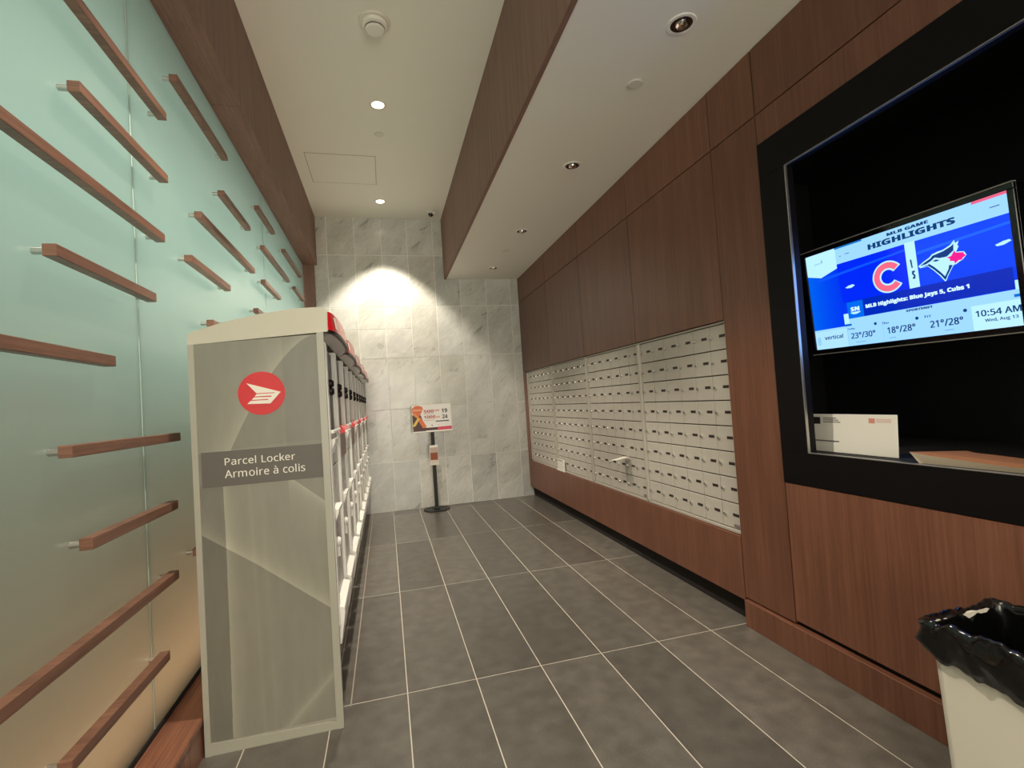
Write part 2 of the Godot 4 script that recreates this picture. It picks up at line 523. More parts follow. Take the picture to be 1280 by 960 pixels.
# ---------------------------------------------------------------- lights and camera
func make_view() -> void:
	var cam := Camera3D.new()
	cam.name = "camera"
	cam.fov = rad_to_deg(2.0 * atan(480.0 / 619.92))
	cam.near = 0.02
	cam.transform = Transform3D(Basis.from_euler(Vector3(0.0323, -0.2521, -0.0654)), Vector3(0, 1.3, 0))
	add_child(cam)
	cam.current = true
	var we := WorldEnvironment.new()
	we.name = "environment"
	var e := Environment.new()
	e.background_mode = Environment.BG_COLOR
	e.background_color = Color(0.02, 0.02, 0.02)
	e.tonemap_mode = Environment.TONE_MAPPER_LINEAR
	e.tonemap_exposure = 1.5
	e.sdfgi_enabled = true
	e.ssao_enabled = true
	e.ssil_enabled = true
	we.environment = e
	add_child(we)

const LAMP_WARM := Color(1.0, 0.955, 0.88)
const LAMP_ENERGY := 4.4
const REAR_FILL_ENERGY := 8.0
const LOBBY_FILL_ENERGY := 2.8
const STRIP_ENERGY := 9.0
const FOOT_ENERGY := 4.6

func area_light(called: String, at: Vector3, size: Vector2, energy: float, c: Color, basis_: Basis) -> void:
	var l := AreaLight3D.new()
	l.name = called
	l.transform = Transform3D(basis_, at)
	l.area_size = size
	l.light_color = c
	l.light_energy = energy
	l.area_range = 14.0
	l.shadow_enabled = true
	add_child(l)

# ---------------------------------------------------------------- the room
const ZB := -6.5
const ZF := 3.6
const XW := 1.84
const HI := 3.745
const LO := 2.951

func make_room() -> void:
	# floor
	var fl := setting("floor", "charcoal tiled floor with thin pale grout lines")
	box("grout_bed", Vector3(-1.6, -0.12, ZB), Vector3(2.0, -0.0007, ZF), M.grout, fl, 0.0)
	var xs := [-0.93]
	for i in range(-1, 8): xs.append(-0.293 + 0.3189 * i)
	xs.append(1.99)
	var zs := [ZB]
	for j in 8: zs.append(-6.226 + 1.2852 * j)
	zs.append(ZF)
	for i in xs.size() - 1:
		for j in zs.size() - 1:
			var g := 0.0022
			box("floor_tile", Vector3(xs[i] + g, -0.1, zs[j] + g), Vector3(xs[i + 1] - g, -0.0003 * rng.randf(), zs[j + 1] - g), M.tile[rng.randi() % 4], fl, 0.0004)
	box("pale_strip", Vector3(-0.2235, -0.001, -6.44), Vector3(-0.2175, 0.0009, -2.36), mat(rgb(150, 140, 128), 0.5), fl, 0.0004)  # thin pale line on the floor along the locker fronts
	# ceilings
	var ce := setting("ceiling", "pale plaster ceiling, high on the left and lower over the mailboxes")
	box("upper_slab", Vector3(-0.95, HI, ZB), Vector3(0.88, HI + 0.12, ZF), M.ceiling, ce, 0.0)
	box("lower_slab", Vector3(0.87, LO, ZB), Vector3(2.0, LO + 0.12, ZF), M.ceiling, ce, 0.0)
	var hatch := box("access_panel", Vector3(-0.605, HI - 0.0025, -5.50), Vector3(0.035, HI + 0.01, -4.885), M.ceiling, ce, 0.001)
	var hs := mb()
	add_box(hs, Vector3(-0.607, HI - 0.0005, -5.19), Vector3(0.006, 0.003, 0.63), 0.0)
	add_box(hs, Vector3(0.037, HI - 0.0005, -5.19), Vector3(0.006, 0.003, 0.63), 0.0)
	add_box(hs, Vector3(-0.285, HI - 0.0005, -5.503), Vector3(0.65, 0.003, 0.005), 0.0)
	add_box(hs, Vector3(-0.285, HI - 0.0005, -4.882), Vector3(0.65, 0.003, 0.005), 0.0)
	put("shadow_gap", hs.commit(), mat(rgb(168, 162, 148), 0.9), hatch, -hatch.position)
	# back wall of stone tiles
	var bk := setting("wall_back", "grey veined stone tile wall at the end of the room")
	box("backing", Vector3(-1.6, -0.12, ZB - 0.2), Vector3(2.05, 3.95, ZB - 0.0015), M.grout_light, bk, 0.0)
	var sx := [-0.92, -0.60, -0.27, 0.06, 0.3875, 0.72, 1.047, 1.394, 1.729, 1.98]
	var sy := [0.0, 0.617, 1.277, 1.932, 2.592, 3.262, 3.80]
	for i in sx.size() - 1:
		for j in sy.size() - 1:
			var cuts := [sy[j], sy[j + 1]]
			if j == 3 and i >= 1 and i <= 3: cuts = [sy[j], 2.307, sy[j + 1]]
			for k in cuts.size() - 1:
				var lo := Vector3(sx[i] + 0.003, cuts[k] + 0.003, ZB - 0.03)
				var hi := Vector3(sx[i + 1] - 0.003, cuts[k + 1] - 0.003, ZB + rng.randf() * 0.0012)
				var m: Material = [M.stone, M.stone, M.stone_warm, M.stone_dark][rng.randi() % 4]
				box("stone_tile", lo, hi, m, bk, 0.0012, Vector2(rng.randf() * 2.0, rng.randf() * 2.0))
	# rear wall behind the viewer
	var rear := setting("wall_rear", "pale painted wall behind the viewer")
	box("plaster", Vector3(-1.6, -0.1, ZF), Vector3(2.05, 3.95, ZF + 0.15), M.white_paint, rear, 0.0)
	# glowing doors added unseen behind the viewer to brighten the ceiling and room
	var dr := setting("door_1", "added pair of glowing doors behind the viewer, a fill light for the room")
	for k in 2:
		var dx := -0.55 + 1.1 * k
		box("fill_door_pane", Vector3(dx - 0.07, 0.10, ZF - 0.03), Vector3(dx + 0.93, 2.60, ZF - 0.02), M.fill_pane, dr, 0.001)
		box("stile", Vector3(dx - 0.13, 0.0, ZF - 0.05), Vector3(dx - 0.07, 2.68, ZF - 0.001), M.dark_metal, dr, 0.003)
		box("stile", Vector3(dx + 0.93, 0.0, ZF - 0.05), Vector3(dx + 0.97, 2.68, ZF - 0.001), M.dark_metal, dr, 0.003)
		box("rail", Vector3(dx - 0.07, 0.0, ZF - 0.05), Vector3(dx + 0.93, 0.10, ZF - 0.001), M.dark_metal, dr, 0.003)
		box("rail", Vector3(dx - 0.07, 2.60, ZF - 0.05), Vector3(dx + 0.93, 2.68, ZF - 0.001), M.dark_metal, dr, 0.003)
	area_light("rear_fill_light", Vector3(0.43, 1.35, ZF - 0.06), Vector2(2.1, 2.5), REAR_FILL_ENERGY, Color(1.0, 0.97, 0.89), Basis.IDENTITY)
	# left: frosted glass panels, wooden ledge under them
	var lf := setting("wall_left", "frosted pale green glass wall")
	box("backing", Vector3(-1.60, -0.12, ZB), Vector3(-1.50, 3.95, ZF), M.white_paint, lf, 0.0)
	var gz := [-6.45, -4.352, -2.163, 0.03, 2.2, ZF]
	for k in gz.size() - 1:
		var gp := box("glass_panel", Vector3(-0.904, 0.165, gz[k] + 0.004), Vector3(-0.890, 3.16, gz[k + 1] - 0.004), M.glass, lf, 0.0025)
		box("polished_edge", Vector3(-0.9035, 0.17, gz[k + 1] - 0.0039), Vector3(-0.8902, 3.15, gz[k + 1] + 0.0025), M.glass_edge, gp, 0.0).position -= gp.position
	box("glass_channel", Vector3(-0.915, 0.150, ZB), Vector3(-0.884, 0.168, ZF), M.gap, lf, 0.001)
	var jamb := box("end_jamb", Vector3(-0.925, 0.0, ZB), Vector3(-0.757, 3.13, ZB + 0.03), M.bulkhead, lf, 0.002)
	# ledge
	var lg := setting("trim_1", "reddish wooden ledge along the foot of the glass wall")
	box("ledge_top", Vector3(-1.50, 0.128, ZB + 0.03), Vector3(-0.750, 0.150, ZF), M.ledge, lg, 0.002)
	box("ledge_front", Vector3(-0.93, 0.0, ZB + 0.03), Vector3(-0.756, 0.128, ZF), M.ledge, lg, 0.0)
	# bulkhead above the glass
	var bh := setting("trim_2", "dark wooden bulkhead above the glass wall")
	var bz := [ZB, -5.6, -3.15, 0.4, ZF]
	for k in bz.size() - 1:
		box("wood_panel", Vector3(-0.93, 3.13, bz[k] + 0.0012), Vector3(-0.725, HI, bz[k + 1] - 0.0012), M.bulkhead, bh, 0.0015)
	box("plaster_head", Vector3(-1.60, 3.6, ZB), Vector3(-0.92, 3.8, ZF), M.white_paint, bh, 0.0)
	# fascia of the lower ceiling
	var fa := setting("trim_3", "wooden fascia where the ceiling drops")
	var fz := [ZB, -5.4, -3.39, -2.37, -0.4, 1.6, ZF]
	for k in fz.size() - 1:
		box("wood_panel", Vector3(0.842, LO - 0.004, fz[k] + 0.001), Vector3(0.872, HI, fz[k + 1] - 0.001), M.bulkhead, fa, 0.0015)
	make_right_wall()

func make_right_wall() -> void:
	var rw := setting("wall_right", "reddish brown wood panelled wall")
	var back := Vector3(XW + 0.02, 0, 0)
	# dark backing behind the joints, with the openings left free
	box("backing", Vector3(1.97, -0.12, ZB), Vector3(2.05, 3.95, -2.5), M.gap, rw, 0.0)
	box("backing", Vector3(XW + 0.022, 2.50, -2.5), Vector3(2.05, 3.95, ZF), M.gap, rw, 0.0)
	box("backing", Vector3(XW + 0.022, -0.12, -2.3), Vector3(2.05, 0.82, ZF), M.gap, rw, 0.0)
	box("backing", Vector3(XW + 0.022, 0.8, -0.15), Vector3(2.05, 2.55, ZF), M.gap, rw, 0.0)
	box("backing", Vector3(XW + 0.022, 1.68, ZB), Vector3(1.975, 2.98, -2.3), M.gap, rw, 0.0)
	var P := func(y0: float, y1: float, z0: float, z1: float, k: int) -> void:
		var g := 0.0028
		box("wood_panel", Vector3(XW, y0 + g, z0 + g), Vector3(XW + 0.022, y1 - g, z1 - g), M.wood[k % 5], rw, 0.0015)
	var zs := [ZB, -5.35, -4.35, -3.353, -2.357]
	for k in 4:
		P.call(2.62, LO, zs[k], zs[k + 1], k + 1)
		P.call(1.665, 2.62, zs[k], zs[k + 1], k)
	P.call(0.475, 1.665, ZB, -6.36, 3)            # stile in the corner
	P.call(0.125, 0.478, ZB, -2.357, 2)           # apron under the mailboxes
	P.call(2.62, LO, -2.357, -2.012, 3)
	P.call(0.145, 2.62, -2.357, -2.012, 1)        # tall stile between mailboxes and black frame
	var zz := [-2.012, -0.6, 0.9, 2.3, ZF]
	for k in 4: P.call(2.62, LO, zz[k], zz[k + 1], k)
	P.call(2.46, 2.62, -2.012, 0.0, 2)
	P.call(0.160, 0.822, -2.012, 0.0, 3)
	P.call(0.160, 2.62, 0.0, 1.8, 1)
	P.call(0.160, 2.62, 1.8, ZF, 2)
	# recessed toe kick under the mailboxes, flush plinth under the rest
	var bb := setting("baseboard_right", "wooden plinth and dark recessed toe kick under the wood wall")
	box("toe_kick", Vector3(1.888, 0.0, ZB), Vector3(1.96, 0.13, -2.35), M.gap, bb, 0.001)
	box("plinth_board", Vector3(1.822, 0.0, -2.345), Vector3(1.858, 0.140, 0.0), M.wood[2], bb, 0.0015)
	box("plinth_board", Vector3(1.822, 0.0, 0.003), Vector3(1.858, 0.140, ZF), M.wood[1], bb, 0.0015)
	# soffit over the toe kick
	box("toe_soffit", Vector3(XW + 0.003, 0.128, ZB), Vector3(1.96, 0.142, -2.36), M.gap, bb, 0.0)
	# black framed niche
	var nf := setting("window_1", "wide black framed display niche in the wood wall")
	var fx := XW - 0.004
	box("frame_bar", Vector3(fx, 0.822, -2.010), Vector3(fx + 0.05, 0.972, -0.02), M.black_frame, nf, 0.002)
	box("frame_bar", Vector3(fx, 2.298, -2.010), Vector3(fx + 0.05, 2.470, -0.02), M.black_frame, nf, 0.002)
	box("frame_bar", Vector3(fx, 0.972, -2.010), Vector3(fx + 0.05, 2.298, -1.855), M.black_frame, nf, 0.002)
	box("frame_bar", Vector3(fx, 0.972, -0.22), Vector3(fx + 0.05, 2.298, -0.02), M.black_frame, nf, 0.002)
	var t := 0.004
	box("metal_trim", Vector3(fx - 0.001, 0.972, -1.855), Vector3(fx + 0.012, 0.972 + t, -0.22), M.steel, nf, 0.0005)
	box("metal_trim", Vector3(fx - 0.001, 2.298 - t, -1.855), Vector3(fx + 0.012, 2.298, -0.22), M.steel, nf, 0.0005)
	box("metal_trim", Vector3(fx - 0.001, 0.972, -1.855), Vector3(fx + 0.012, 2.298, -1.855 + t), M.steel, nf, 0.0005)
	box("niche_floor", Vector3(fx + 0.048, 0.86, -2.6), Vector3(2.75, 0.968, 0.0), M.void, nf, 0.0)
	box("niche_back", Vector3(2.70, 0.9, -2.6), Vector3(2.78, 2.7, 0.0), M.void, nf, 0.0)
	box("niche_top", Vector3(fx + 0.048, 2.55, -2.6), Vector3(2.75, 2.65, 0.0), M.void, nf, 0.0)
	box("niche_side", Vector3(2.052, 0.9, -2.66), Vector3(2.75, 2.65, -2.55), M.void, nf, 0.0)
	box("niche_side", Vector3(fx + 0.07, 0.9, -0.10), Vector3(2.75, 2.65, 0.0), M.void, nf, 0.0)

# ---------------------------------------------------------------- mailboxes
func make_mailboxes() -> void:
	var doors := 0
	var zs := [-6.352, -5.352, -4.352, -3.349, -2.345]
	var labels := ["bank of small mailbox doors in the far corner, next to the stone wall",
		"mailbox bank with a white paper notice stuck at its lower left corner",
		"mailbox bank with an envelope sticking out of a door near its bottom",
		"largest looking mailbox bank, nearest the tall wood stile and black frame"]
	var x := XW + 0.022
	for k in 4:
		var w: float = zs[k + 1] - zs[k]
		var o := thing("mailbox_bank", labels[k], "mailboxes", Vector3(x, 0.478, (zs[k] + zs[k + 1]) * 0.5), "banks of mailboxes in the wood wall", RIGHT_FACE)
		var h := 1.187
		box("cabinet", Vector3(-w / 2 + 0.001, 0, -0.10), Vector3(w / 2 - 0.001, h, -0.012), M.mail_gap, o, 0.0)
		# face frame: bottom rail, top rail, two stiles
		box("rail", Vector3(-w / 2 + 0.001, 0, -0.02), Vector3(w / 2 - 0.001, 0.018, 0.010), M.mail_frame, o, 0.002)
		box("rail", Vector3(-w / 2 + 0.001, h - 0.012, -0.02), Vector3(w / 2 - 0.001, h, 0.006), M.mail_frame, o, 0.002)
		box("stile", Vector3(-w / 2 + 0.001, 0.018, -0.02), Vector3(-w / 2 + 0.013, h - 0.012, 0.020), M.mail_frame, o, 0.003)
		box("stile", Vector3(w / 2 - 0.014, 0.018, -0.02), Vector3(w / 2 - 0.004, h - 0.012, 0.020), M.mail_frame, o, 0.003)
		var cw := (w - 0.030) / 6.0
		var rh := 0.1443
		var slot := box_mesh(Vector3(0.050, 0.016, 0.003), 0.001)
		var lock := lathe([Vector2(0.0, 0.011), Vector2(0.006, 0.0105), Vector2(0.0092, 0.008), Vector2(0.0105, 0.003), Vector2(0.0105, 0.0)], 14)
		var key := box_mesh(Vector3(0.0016, 0.007, 0.0012), 0.0)
		for r in 8:
			for c in 6:
				var tall := rh - 0.0065
				var d := put("door", box_mesh(Vector3(cw - 0.0035, tall, 0.012), 0.0016), M.mail, o, Vector3(-w / 2 + 0.015 + cw * (c + 0.5), 0.0195 + rh * (r + 0.5), -0.005))
				put("name_slot", slot, M.slot, d, Vector3(cw * 0.21, 0.006, 0.0065))
				put("lock", lock, M.chrome, d, Vector3(-cw * 0.36, 0.002, 0.006), Basis(Vector3.RIGHT, PI / 2))
				doors += 1
		if k == 3:
			put("round_sticker", prism(disc(0.022, 24), 0.0, 0.0006), mat(rgb(188, 182, 170), 0.4), o, Vector3(0.155, h - 0.09, 0.0015))
			box("number_plate", Vector3(w / 2 - 0.085, 0.028, 0.001), Vector3(w / 2 - 0.035, 0.046, 0.0025), M.ink_faint, o, 0.0)
		if k == 2:
			box("number_plate", Vector3(w / 2 - 0.085, 0.028, 0.001), Vector3(w / 2 - 0.035, 0.046, 0.0025), M.ink_faint, o, 0.0)
	# the paper notice
	var n := thing("paper_notice", "small white printed notice stuck low on the mailboxes", "notice", Vector3(x - 0.0145, 0.478, -5.243), "", RIGHT_FACE)
	box("sheet", Vector3(-0.135, 0.0, 0), Vector3(0.135, 0.132, 0.0014), M.paper, n, 0.0)
	for r in 4: box("print_line", Vector3(-0.105, 0.028 + r * 0.022, 0.0014), Vector3(0.075 + 0.03 * (r % 2), 0.034 + r * 0.022, 0.0018), mat(rgb(186, 182, 178), 0.7), n, 0.0)
	box("print_heading", Vector3(-0.11, 0.112, 0.0014), Vector3(0.07, 0.120, 0.0018), M.ink, n, 0.0)
	# an envelope sticking out of a door
	var st := mb()
	add_box(st, Vector3(0, 0, 0.0), Vector3(0.11, 0.004, 0.11), 0.001)
	var ev := put("envelope", st.commit(), M.paper, self, Vector3(x - 0.068, 0.775, -3.665), Basis(Vector3(0, 1, 0), 0.0) * Basis(Vector3(0, 0, 1), 0.16) * Basis(Vector3(1, 0, 0), -0.12))
	ev.name = numbered("envelope")
	tag(ev, "white envelope sticking out from one of the lower mailbox doors", "envelope")

# ---------------------------------------------------------------- parcel lockers
func awning_curve(t: float) -> float:
	return 0.012 + 0.036 * sqrt(maxf(0.0, 1.0 - pow(absf(2.0 * t - 1.0), 2.4)))

func make_locker(label: String, z: float, first: bool) -> Node3D:
	var L := 0.85
	var o := thing("parcel_locker", label, "locker", Vector3(-0.238, 0, z), "parcel lockers along the glass wall")
	# plinth, carcass
	box("plinth", Vector3(-0.50, 0.0, -L + 0.002), Vector3(-0.062, 0.385, -0.014), M.locker_panel, o, 0.002)
	box("body", Vector3(-0.508, 0.385, -L + 0.001), Vector3(-0.024, 1.602, -0.014), M.locker_grey, o, 0.003)
	# front: rails and doors, two columns
	for c in 2:
		var z0 := -0.018 - 0.416 * c
		var z1 := z0 - 0.41
		box("upright", Vector3(-0.026, 0.40, z0 - 0.055), Vector3(0.004, 1.60, z0), M.locker_white, o, 0.002)
		var rows := [[0.47, 0.75], [0.755, 1.05], [1.055, 1.205], [1.21, 1.585]]
		for r in rows.size():
			var mt: Material = M.locker_dark if r == 3 else M.locker_panel
			if c == 1 and r == 2: mt = M.dark_red
			var d := box("door", Vector3(-0.030, rows[r][0], z1 + 0.002), Vector3(-0.016 if r == 3 else (0.002 if mt == M.dark_red else -0.008), rows[r][1], z0 - 0.057), mt, o, 0.002)
			var zc := (z0 - 0.057 + z1) * 0.5
			if r == 3:
				var lk := lathe([Vector2(0, 0.036), Vector2(0.012, 0.035), Vector2(0.019, 0.026), Vector2(0.019, 0.0)], 16)
				put("lock", lk, M.dark_metal, d, Vector3(0.006, 0.03, 0.10), Basis(Vector3.FORWARD, PI / 2))
				put("lock", lk, M.dark_metal, d, Vector3(0.006, -0.005, 0.10), Basis(Vector3.FORWARD, PI / 2))
			elif r == 0:
				var lk := lathe([Vector2(0, 0.030), Vector2(0.014, 0.028), Vector2(0.022, 0.018), Vector2(0.022, 0.0)], 16)
				put("lock", lk, M.locker_white, d, Vector3(0.006, 0.115, 0.12), Basis(Vector3.FORWARD, PI / 2))
				put("key_tab", box_mesh(Vector3(0.014, 0.05, 0.008), 0.001), M.locker_white, d, Vector3(0.022, 0.075, 0.12))
			elif not (c == 1 and r == 2):
				put("pull", prism([Vector2(0, 0), Vector2(0.030, 0.0), Vector2(0.028, -0.014), Vector2(0, -0.085)], -0.09, 0.09), M.locker_white, d, Vector3(0.006, -0.03 if r == 1 else 0.05, 0.07))
		# the big pull lip at the foot
		put("pull", prism([Vector2(-0.008, 0.09), Vector2(0.022, 0.078), Vector2(0.024, 0.06), Vector2(0.004, -0.07), Vector2(-0.008, -0.07)], z1 + 0.03, z0 - 0.03), M.locker_white, o, Vector3(0, 0.385, 0))
	# red outgoing mail chute
	var chute := put("mail_chute", prism([Vector2(-0.02, 0.034), Vector2(0.010, 0.030), Vector2(0.030, 0.014), Vector2(0.028, 0.0), Vector2(-0.02, -0.012)], -0.84, -0.50), M.red, o, Vector3(0, 1.19, 0))
	box("flap", Vector3(0.022, -0.002, -0.82), Vector3(0.036, 0.007, -0.53), M.locker_white, chute, 0.002)
	box("shelf_lip", Vector3(-0.008, 1.205, -0.43), Vector3(0.014, 1.218, -0.08), M.locker_white, o, 0.002)
	# cap: bevelled white top that rises towards the front
	var prof := [Vector2(-0.511, 1.602), Vector2(-0.004, 1.640), Vector2(0.018, 1.642), Vector2(0.020, 1.728), Vector2(0.012, 1.742), Vector2(-0.004, 1.748), Vector2(-0.12, 1.742), Vector2(-0.245, 1.722), Vector2(-0.37, 1.694), Vector2(-0.49, 1.656), Vector2(-0.506, 1.648), Vector2(-0.511, 1.640)]
	put("cap", prism(prof, -L + 0.001, 0.0), M.locker_cap, o)
	# bowed red sign over the doors
	var n := 24
	var sg := mb()
	var un := mb()
	var rim := mb()
	for k in n:
		var t0 := float(k) / n
		var t1 := float(k + 1) / n
		var a0 := awning_curve(t0)
		var a1 := awning_curve(t1)
		var q0 := -0.01 - (L - 0.02) * t0
		var q1 := -0.01 - (L - 0.02) * t1
		var out := Vector3(1, 0.15, 0)
		quad(sg, Vector3(a0 + 0.010, 1.650, q0), Vector3(a1 + 0.010, 1.650, q1), Vector3(a1, 1.732, q1), Vector3(a0, 1.732, q0), out)
		quad(sg, Vector3(a0, 1.732, q0), Vector3(a1, 1.732, q1), Vector3(-0.01, 1.744, q1), Vector3(-0.01, 1.744, q0), Vector3.UP)
		quad(rim, Vector3(a0 + 0.012, 1.650, q0), Vector3(a1 + 0.012, 1.650, q1), Vector3(a1 + 0.012, 1.636, q1), Vector3(a0 + 0.012, 1.636, q0), Vector3.RIGHT)
		quad(rim, Vector3(a0 + 0.012, 1.636, q0), Vector3(a1 + 0.012, 1.636, q1), Vector3(a1 - 0.003, 1.636, q1), Vector3(a0 - 0.003, 1.636, q0), Vector3.DOWN)
		quad(rim, Vector3(a0 + 0.012, 1.650, q0), Vector3(a1 + 0.012, 1.650, q1), Vector3(a1 - 0.006, 1.650, q1), Vector3(a0 - 0.006, 1.650, q0), Vector3.UP)
		quad(un, Vector3(a0 - 0.003, 1.638, q0), Vector3(a1 - 0.003, 1.638, q1), Vector3(-0.012, 1.620, q1), Vector3(-0.012, 1.620, q0), Vector3.DOWN)
	tri(sg, Vector3(awning_curve(0) + 0.010, 1.650, -0.01), Vector3(awning_curve(0), 1.732, -0.01), Vector3(-0.01, 1.744, -0.01), Vector3.BACK)
	tri(sg, Vector3(awning_curve(0) + 0.010, 1.650, -0.01), Vector3(-0.01, 1.650, -0.01), Vector3(-0.01, 1.744, -0.01), Vector3.BACK)
	var sign_ := put("sign", sg.commit(), M.red, o)
	put("sign_rim", rim.commit(), M.dark_metal, o)
	put("sign_underside", un.commit(), M.locker_panel, o)
	# pale stripe and emblem wedge on the sign
	var emb := mb()
	quad(emb, Vector3(awning_curve(0.08) + 0.0115, 1.664, -0.08), Vector3(awning_curve(0.13) + 0.0115, 1.664, -0.12), Vector3(awning_curve(0.13) + 0.004, 1.716, -0.12), Vector3(awning_curve(0.08) + 0.004, 1.716, -0.08), Vector3.RIGHT)
	put("emblem", emb.commit(), M.label_white, sign_)
	if first: make_end_panel(o)
	return o

func make_end_panel(o: Node3D) -> void:
	# side facing the viewer, o's origin is (-0.238, 0, z)
	var zf := 0.0
	var pn := box("end_panel", Vector3(-0.508, 0.0, zf - 0.014), Vector3(0.0, 1.606, zf), M.locker_grey, o, 0.003)
	var st := mb()
	var a := Vector3(-0.489, 0.046, zf + 0.003)
	var b := Vector3(-0.026, 1.632, zf + 0.003)
	# printed sheet with a slightly rising head
	quad(st, Vector3(a.x, a.y, a.z), Vector3(b.x, a.y, a.z), Vector3(b.x, 1.632, a.z), Vector3(a.x, 1.603, a.z), Vector3.BACK, [Vector2(0, 1), Vector2(1, 1), Vector2(1, 0), Vector2(0, 0)])
	quad(st, Vector3(a.x, a.y, zf), Vector3(b.x, a.y, zf), Vector3(b.x, a.y, a.z), Vector3(a.x, a.y, a.z), Vector3.DOWN)
	put("printed_sheet", st.commit(), M.art, o)
	put("edge_trim", prism([Vector2(-0.509, 0.0), Vector2(-0.488, 0.0), Vector2(-0.488, 1.604), Vector2(-0.509, 1.602)], zf - 0.012, zf + 0.010), M.locker_trim, o)
	put("edge_trim", prism([Vector2(-0.027, 0.0), Vector2(0.001, 0.0), Vector2(0.001, 1.641), Vector2(-0.027, 1.634)], zf - 0.012, zf + 0.010), M.locker_trim, o)
	put("foot_trim", prism([Vector2(-0.488, 0.0), Vector2(-0.027, 0.0), Vector2(-0.027, 0.032), Vector2(-0.488, 0.046)], zf - 0.012, zf + 0.008), M.locker_trim, o)
	var zz := zf + 0.003
	var ox := 0.238
	var dk := put("round_emblem", prism(disc(0.0885, 48, Vector2(-0.4862 + ox, 1.395)), zz, zz + 0.0012), M.red, o)
	var wing := mb()
	for poly in [[-0.5419, 1.4386, -0.4143, 1.3967, -0.4371, 1.3955, -0.5032, 1.3958, -0.5060, 1.3962],
		[-0.4143, 1.3967, -0.4554, 1.3513, -0.4634, 1.3676, -0.4503, 1.3802, -0.4371, 1.3955],
		[-0.5058, 1.3925, -0.4390, 1.3925, -0.4480, 1.3830, -0.5130, 1.3830],
		[-0.5150, 1.3795, -0.4520, 1.3785, -0.4610, 1.3697, -0.5250, 1.3697],
		[-0.5290, 1.3660, -0.4634, 1.3660, -0.4554, 1.3513, -0.5419, 1.3537]]:
		var pp := PackedVector2Array()
		for k in range(0, poly.size(), 2): pp.append(Vector2(poly[k] + ox, poly[k + 1]))
		add_prism(wing, pp, zz + 0.001, zz + 0.002)
	put("wing_mark", wing.commit(), M.label_white, dk)
	var bd := box("title_band", Vector3(-0.7172 + ox, 1.031, zz), Vector3(-0.2545 + ox, 1.171, zz + 0.0012), M.band, o, 0.0)
	text("lettering", "Parcel Locker", 0.262, 0.031, M.label_white, bd, Vector3(-0.634 + ox, 1.1135, zz + 0.0014) - bd.position)
	text("lettering", "Armoire à colis", 0.300, 0.033, M.label_white, bd, Vector3(-0.6355 + ox, 1.063, zz + 0.0014) - bd.position)

# ---------------------------------------------------------------- wooden bars on the glass
func make_bars() -> void:
	# y, z near, z far, label
	var rows := [
		[2.57, -1.45, -2.302, "long wooden bar at the top left corner, crossing the glass joint"],
		[2.301, -1.679, -2.291, "wooden bar second from the top left, its near end inside the frame"],
		[2.035, -1.10, -2.235, "long wooden bar running out at the left edge, above the bluish reflection"],
		[2.825, -2.436, -3.168, "topmost near bar close under the wooden bulkhead"],
		[2.57, -3.058, -3.628, "short bar between the topmost near bar and the long slanting one"],
		[2.30, -2.674, -3.702, "long bar in the middle of the second glass panel"],
		[2.825, -3.907, -4.445, "short bar close under the bulkhead, midway along the wall"],
		[2.04, -2.522, -3.108, "bar above the near left corner of the parcel locker"],
		[2.57, -4.032, -5.047, "long far bar level with the short one, directly below the farthest bulkhead bar"],
		[2.81, -4.88, -5.80, "farthest bar close under the bulkhead by the stone wall"],
		[2.303, -4.003, -4.579, "short far bar just right of the second glass joint"],
		[2.035, -3.739, -4.40, "bar whose dark near end just shows over the locker cap's middle"],
		[1.787, -2.78, -3.40, "bar mostly hidden, its end peeking over the locker cap's left corner"],
		[2.578, -5.368, -5.95, "farthest and faintest bar, beside the end jamb"],
		[1.774, -1.544, -2.134, "bar with a clear metal standoff, left of the joint at locker top height"],
		[1.504, -1.10, -1.822, "near level bar at the left edge, at eye height"],
		[1.24, -1.58, -2.303, "bar directly left of the locker's grey title band"],
		[0.975, -1.658, -2.251, "short bar third from the bottom, left of the locker"],
		[0.708, -1.15, -2.231, "long low bar running out at the left edge, second from the bottom"],
		[0.448, -1.532, -2.121, "lowest bar on the glass, just above the ledge"],
		[0.728, -2.470, -3.05, "bar hidden behind the parcel locker, only its near tip showing"]]
	for r in rows:
		for k in 3: r[k] = 1.3 + (r[k] - 1.3) * 1.016 if k == 0 else r[k] * 1.016
		var len_: float = r[1] - r[2]
		var o := thing("wooden_bar", r[3], "wooden bar", Vector3(-0.890, r[0], (r[1] + r[2]) * 0.5), "wooden bars on the glass wall")
		put("bar", box_mesh(Vector3(0.034, 0.034, len_), 0.0016), M.bar, o, Vector3(0.0455, 0, 0))
		var so := lathe([Vector2(0.0, 0.0), Vector2(0.010, 0.0), Vector2(0.010, 0.0285), Vector2(0.0, 0.0285)], 16)
		for s in [-1.0, 1.0]:
			put("standoff", so, M.steel, o, Vector3(0.0005, 0, s * (len_ * 0.5 - 0.014)), Basis(Vector3.FORWARD, PI / 2))

